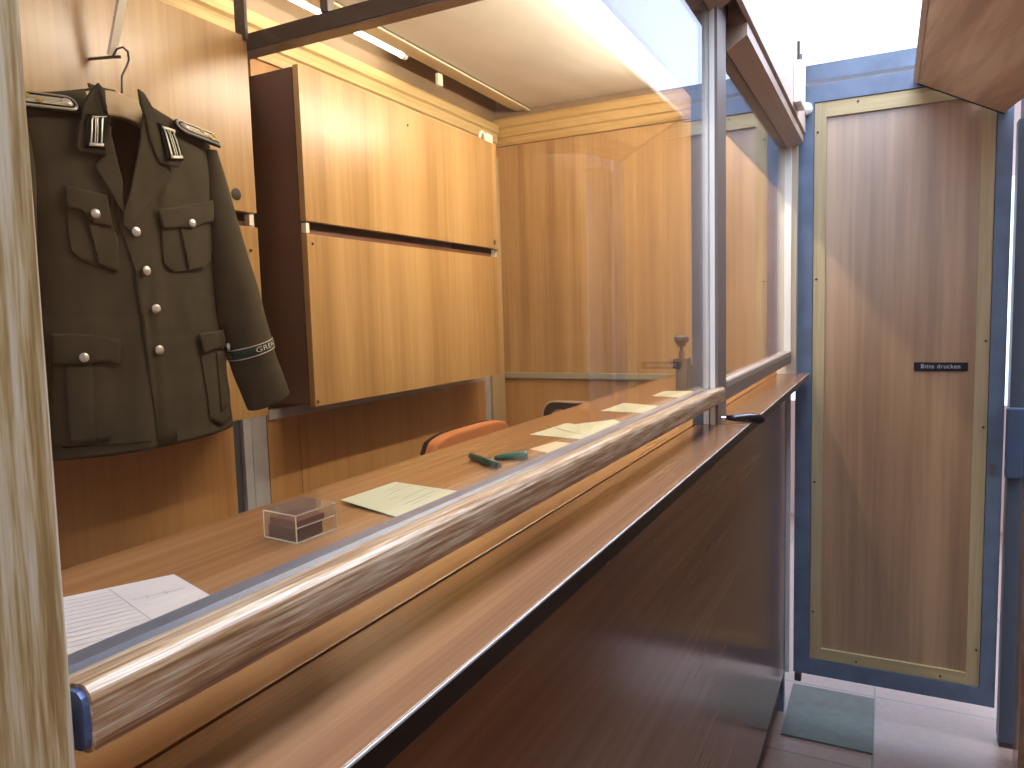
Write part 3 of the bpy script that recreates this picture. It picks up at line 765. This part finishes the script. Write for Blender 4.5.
def smoothpoly(pts, it=2):
    for _ in range(it):
        q_ = []
        for a, b_ in zip(pts, pts[1:]+pts[:1]):
            q_ += [(a[0]*.75+b_[0]*.25, a[1]*.75+b_[1]*.25), (a[0]*.25+b_[0]*.75, a[1]*.25+b_[1]*.75)]
        pts = q_
    return pts
# right front panel laps over the left (its edge is the curved closure line)
lapo = [(121, 214), (129, 222), (152, 190), (170, 178), (203, 172), (207, 220), (213, 280), (221, 345), (227, 417), (205, 431), (182, 440), (158, 448), (155, 420), (148, 370), (145, 330), (142, 300), (134, 268), (126, 245), (121, 228)]
drape('front_flap', lapo, lambda y, z: .0024-.0060*max(0, min(1, (y-.870)/.05)), .003, M_olive, cuts=4)
# lapels
drape('lapel', [(103, 126), (105, 124), (112, 152), (120, 180), (122, 214), (113, 200), (102, 182), (93, 168), (96, 163), (102, 157)], lambda y, z: .0085-.02*max(0, .27-z)*.25, .003, M_olive, cuts=4)
drape('lapel', [(141, 112), (146, 140), (157, 165), (163, 169), (169, 177), (162, 190), (146, 206), (135, 218), (128, 232), (122, 226), (122, 212), (128, 190), (134, 160)], lambda y, z: .0085, .003, M_olive, cuts=4)
# collar
drape('collar', [(95, 84), (101, 92), (103, 118), (108, 130), (103, 157), (92, 154), (76, 153), (73, 148), (77, 122), (80, 103), (88, 90)], .012, .004, M_olive, cuts=4)
drape('collar', [(134, 90), (140, 94), (150, 112), (166, 130), (177, 162), (174, 168), (165, 167), (157, 165), (150, 152), (143, 122), (136, 104)], .012, .004, M_olive, cuts=4)
# standing back of the collar
mb = MB(); ring = []
N = 28
for i in range(N+1):
    a = math.pi*(.32+.36*i/N)          # from left to right round the back
    y = JC-.004 - .046*math.cos(a)
    x = JX+.016 - .046*math.sin(a)
    ring.append([mb.bm.verts.new((x-.004*k_, y, H+.388+.009*k_+.004*math.sin(a))) for k_ in range(4)])
for A_, B_ in zip(ring, ring[1:]):
    for k_ in range(3): mb.bm.faces.new((A_[k_], B_[k_], B_[k_+1], A_[k_+1]))
cb = mb.build('collar_stand', M_olive, jk, smooth=True); solid(cb, .004, 0)

# collar patches with silver bars
def patch(quad):
    P = [jp(*q) for q in quad]           # tl, tr, br, bl
    pt = drape('collar_patch', P, .0155, .0025, M_darkgreen, pix=False, cuts=3)
    L2 = lambda u, v: tuple((P[0][k]*(1-u)+P[1][k]*u)*(1-v) + (P[3][k]*(1-u)+P[2][k]*u)*v for k in (0, 1))
    def q4(u0, u1, v0, v1, off): return drape('silver_bar', [L2(u0, v0), L2(u1, v0), L2(u1, v1), L2(u0, v1)], off, .0008, M_silver, parent=pt, pix=False, cuts=3)
    for u0, u1 in ((.22, .29), (.42, .47), (.54, .59), (.76, .83)): q4(u0, u1, .10, .90, .0170)
    q4(.18, .90, .05, .13, .0178); q4(.18, .90, .87, .95, .0178)
    return pt
patch([(82, 115), (104, 117), (101, 151), (79, 149)])
patch([(152, 124), (169, 130), (178, 162), (162, 162)])

# pockets: pouch, flap, pleat
def pocket(pouch, flap, pleat, btn):
    pc_ = drape('pocket', pouch, .0035, .0025, M_olive, cuts=4)
    if pleat: drape('pleat', pleat, .0062, .0022, M_olive, parent=pc_, cuts=4)
    fl = drape('pocket_flap', flap, lambda y, z: .0085, .003, M_olive, cuts=4)
    return fl
pocket([(67, 200), (103, 208), (117, 240), (117, 272), (100, 267), (80, 260), (71, 252), (68, 235)],
       [(63, 186), (104, 196), (110, 228), (100, 225), (92, 224), (82, 213), (74, 209), (66, 207)],
       [(84, 214), (96, 218), (101, 240), (106, 268), (97, 265), (93, 240)], None)
pocket([(160, 226), (209, 222), (211, 250), (209, 262), (202, 270), (185, 272), (170, 271), (163, 264)],
       [(155, 210), (182, 205), (209, 200), (211, 221), (200, 224), (187, 230), (176, 228), (161, 229)],
       [(178, 228), (192, 226), (200, 245), (201, 268), (187, 271), (183, 250)], None)
pocket([(50, 358), (117, 364), (114, 400), (110, 440), (70, 446), (50, 446)],
       [(50, 334), (90, 334), (118, 340), (118, 366), (106, 362), (92, 363), (78, 366), (50, 365)],
       [(64, 364), (90, 364), (94, 442), (68, 444)], None)
pocket([(200, 352), (226, 348), (229, 418), (221, 426), (210, 420), (204, 380)],
       [(196, 334), (224, 328), (227, 345), (221, 347), (211, 349), (201, 354)],
       [(214, 352), (223, 350), (226, 405), (219, 412)], None)
drape('hem_seam', [(62, 446.5), (125, 443), (150, 440.5), (150, 441.7), (125, 444.2), (62, 447.8)], .0028, .001, M_darkgreen, cuts=3)
# buttons
def button(px, py, r=.0082, off=.007):
    y, z = jp(px, py); n_ = snormal(y, z); c_ = Vector((surf(y, z), y, z+H))+n_*off
    MB().lathe(c_, n_, [(0, r*.8), (.001, r), (.002, r), (.0032, r*.86), (.0040, r*.62), (.0046, r*.3), (.0048, .0005)], 20).build('button', M_button, jk, smooth=True)
for px, py in ((133, 232), (143, 271), (153.5, 309), (156.5, 350)): button(px, py)
for px, py in ((91, 214.5), (187, 224), (80, 358), (221.5, 347)): button(px, py, .0076, .012)

# shoulder boards lie on the shoulder slope
def board(side):
    sb = bpy.data.objects.new('shoulder_board', None)
    s_ = side
    inner = Vector((JX+.021, JC+s_*.092, (.361 if s_ > 0 else .352)+H)); outer = Vector((JX+.014, JC+s_*.186, (.353 if s_ > 0 else .342)+H))
    d_ = outer-inner; ln = d_.length; d_.normalize()
    n_ = Vector((.80, 0, .6)); n_ = (n_-d_*n_.dot(d_)).normalized(); w_ = n_.cross(d_).normalized()
    def outl(hw_, pad):
        pts = []
        for i in range(13):
            a = math.pi/2+math.pi*i/12; pts.append((hw_+hw_*math.cos(a)-pad, hw_*math.sin(a)))
        return pts + [(ln+pad*.3, -hw_), (ln+pad*.3, hw_)]
    def slab(hw_, pad, z0, z1):
        m_ = MB(); P_ = [inner+d_*a+w_*b_+n_*z0 for a, b_ in outl(hw_, pad)]; m_.quad3(P_, n_*(z1-z0)); return m_
    base = slab(.0185, .003, .006, .0095).build('shoulder_board', M_darkgreen, jk)
    slab(.0155, 0, .0096, .0112).build('braid', M_silver, base)
    def loop(hw_):
        pts = [(ln-.001, -hw_)] + [(.0155-hw_*0+hw_*math.cos(a), hw_*math.sin(a)) for a in [-math.pi/2-math.pi*i/10 for i in range(11)]] + [(ln-.001, hw_)]
        return [inner+d_*a+w_*b_+n_*.0118 for a, b_ in pts]
    for k_ in (.0140, .0100, .0062, .0024): MB().tube(loop(k_), .0013, 6).build('cord', M_silver if k_ != .0100 else M_darkgreen, base)
    MB().lathe(inner+d_*.017+n_*.012, n_, [(0, .0075), (.002, .0075), (.0035, .005), (.004, .001)], 16).build('button', M_button, base, smooth=True)
    for k_ in ((.060, .005), (.075, -.005), (.088, .004)):
        c_ = inner+d_*k_[0]+w_*k_[1]+n_*.0125; m_ = MB(); pts = []
        for q_ in range(8):
            rr = .0062 if q_ % 2 == 0 else .0035; pts.append(c_+d_*rr*math.cos(q_*math.pi/4)+w_*rr*math.sin(q_*math.pi/4))
        m_.quad3(pts, n_*.002); m_.build('star', M_gold, base)
    return base
board(1); board(-1)

# sleeves
def sleeve(path, band):
    """path rows: centre (x,y,z rel), half width along y, half depth along x, tilt"""
    m_ = MB(); n = 28; rings = []
    NP = 60
    def interp(s_):
        k = s_*(len(path)-1); i = min(int(k), len(path)-2); f_ = k-i
        p0 = path[max(i-1, 0)]; p1 = path[i]; p2 = path[i+1]; p3 = path[min(i+2, len(path)-1)]
        return [.5*((2*b)+(-a+c)*f_+(2*a-5*b+4*c-e)*f_*f_+(-a+3*b-3*c+e)*f_**3) for a, b, c, e in zip(p0, p1, p2, p3)]
    C = [interp(i/NP) for i in range(NP+1)]
    def frame(i):
        a = C[max(i-1, 0)]; b = C[min(i+1, NP)]; d_ = (Vector(b[:3])-Vector(a[:3])).normalized()
        xa = Vector((1, 0, 0)); xa = (xa-d_*xa.dot(d_)).normalized(); return d_, xa, d_.cross(xa)
    def pt(s_, a, off=0):
        i = s_*NP; i0 = min(int(i), NP-1); f_ = i-i0
        res = []
        for k in (i0, i0+1):
            d_, xa, ya = frame(k); c = C[k]
            wr = 1+.035*noise.noise(Vector((k*.16, math.cos(a)*1.5, math.sin(a)*1.5+5)))
            res.append(Vector((c[0], c[1], c[2]+H)) + ya*(c[3]+off)*wr*math.cos(a) + xa*(c[4]+off)*wr*math.sin(a))
        return res[0].lerp(res[1], f_)
    for i in range(NP+1):
        rings.append([m_.bm.verts.new(pt(i/NP, k*2*math.pi/n)) for k in range(n)])
    for A_, B_ in zip(rings, rings[1:]):
        for k in range(n): m_.bm.faces.new((A_[k], A_[(k+1) % n], B_[(k+1) % n], B_[k]))
    m_.bm.faces.new(rings[0])
    ob = m_.build('sleeve', M_olive, jk, smooth=True); solid(ob, .0025, -1)
    return ob, pt
# right-hand sleeve as seen
R = [(-1.190, 1.040, .338, .016, .022), (-1.186, 1.045, .255, .030, .034), (-1.178, 1.053, .160, .039, .042), (-1.170, 1.070, .060, .046, .046), (-1.166, 1.086, -.020, .048, .046), (-1.163, 1.104, -.085, .048, .044), (-1.160, 1.132, -.160, .049, .042)]
so, spt = sleeve(R, True)
# find ring-parameter band for the cuff title
def band(pt, s0, s1, off, mat, name, parent, a0=0, a1=2*math.pi, n=48, th=.0008):
    m_ = MB(); rows = []
    for i in range(3):
        s_ = s0+(s1-s0)*i/2
        rows.append([m_.bm.verts.new(pt(s_, a0+(a1-a0)*k/n, off)) for k in range(n+1)])
    for A_, B_ in zip(rows, rows[1:]):
        for k in range(n): m_.bm.faces.new((A_[k], A_[k+1], B_[k+1], B_[k]))
    o_ = m_.build(name, mat, parent, smooth=True); solid(o_, th, 0); return o_
cb = band(spt, .714, .766, .0016, M_band, 'cuff_band', so)
band(spt, .713, .717, .0024, M_silver, 'band_edge', cb); band(spt, .763, .767, .0024, M_silver, 'band_edge', cb)
me = text_mesh('GRENZTRUPPEN DER DDR', .021, 1.05)
xs = [v.co.x for v in me.vertices]; x0_, x1_ = min(xs), max(xs)
for v in me.vertices:
    u = (v.co.x-x0_); s_ = .740 - v.co.y*1.75
    v.co = spt(s_, 1.10 + u/.050, .0030) - wl(so)
me.materials.append(M_silver)
o_ = bpy.data.objects.new('lettering', me); COL.objects.link(o_); o_.parent = cb
# left sleeve, mostly behind the near post
Lp = [(-1.190, .676, .338, .016, .022), (-1.184, .664, .255, .034, .036), (-1.178, .648, .150, .038, .046), (-1.180, .640, .060, .038, .046), (-1.172, .634, -.020, .038, .045), (-1.165, .628, -.085, .038, .044), (-1.160, .62, -.155, .038, .042)]
sleeve(Lp, False)

# ---------------------------------------------------------------- hanger, slat
hg = thing('coat_hanger', 'pale wooden coat hanger with wire hook inside the jacket collar', 'hanger', (JX, JC, .37+H))
pts = []
hy, hz = .858, .392
for i in range(17):
    a = -1+2*i/16; pts.append((hy+.125*a, hz+.012-.055*a*a))
outl = pts + [(hy+.125*a_, hz-.030-.052*a_*a_) for a_ in [1-2*i/16 for i in range(17)]]
ho = MB().prism([(y, z+H) for y, z in outl], JX-.012, JX+.006, 'X').build('hanger_body', M_hanger, hg); bevel(ho, .003, 2)
hk = onX(122, 88, JX); hk = onX(122, 88, JX); hp = [Vector((JX, hk.y-.002, hz+.008+H)), Vector((JX, hk.y, hk.z))]
for px, py, xx in ((122, 76, JX), (126, 68, JX-.006), (129, 60, JX-.014), (128, 52, JX-.024), (123, 47, JX-.034), (117, 49, JX-.044), (112, 57, JX-.050)): hp.append(onX(px, py, xx))
MB().tube(hp, .0019, 8).build('hook', M_wire, hg, smooth=True)
sl = thing('ceiling_slat', 'cream slanted slat coming down to the hook above the jacket', 'slat', onX(110, 57, -1.22))
b0 = onX(110.5, 55, -1.245); b1 = onX(121, -2, -1.215); d_ = (b1-b0).normalized()
b2 = b0+d_*.19
MB().quad3([b0+Vector((0, -.007, 0)), b0+Vector((0, .007, 0)), b2+Vector((0, .008, 0)), b2+Vector((0, -.008, 0))], (.006, 0, -.003)).build('slat', M_cream, sl)
MB().tube([(CX+.0005, b0.y-.018, b0.z-.006), (-1.232, b0.y-.001, b0.z-.006), (-1.225, b0.y+.006, b0.z-.005)], .0028, 8).build('nail', M_wire, sl)

bpy.context.view_layer.update()
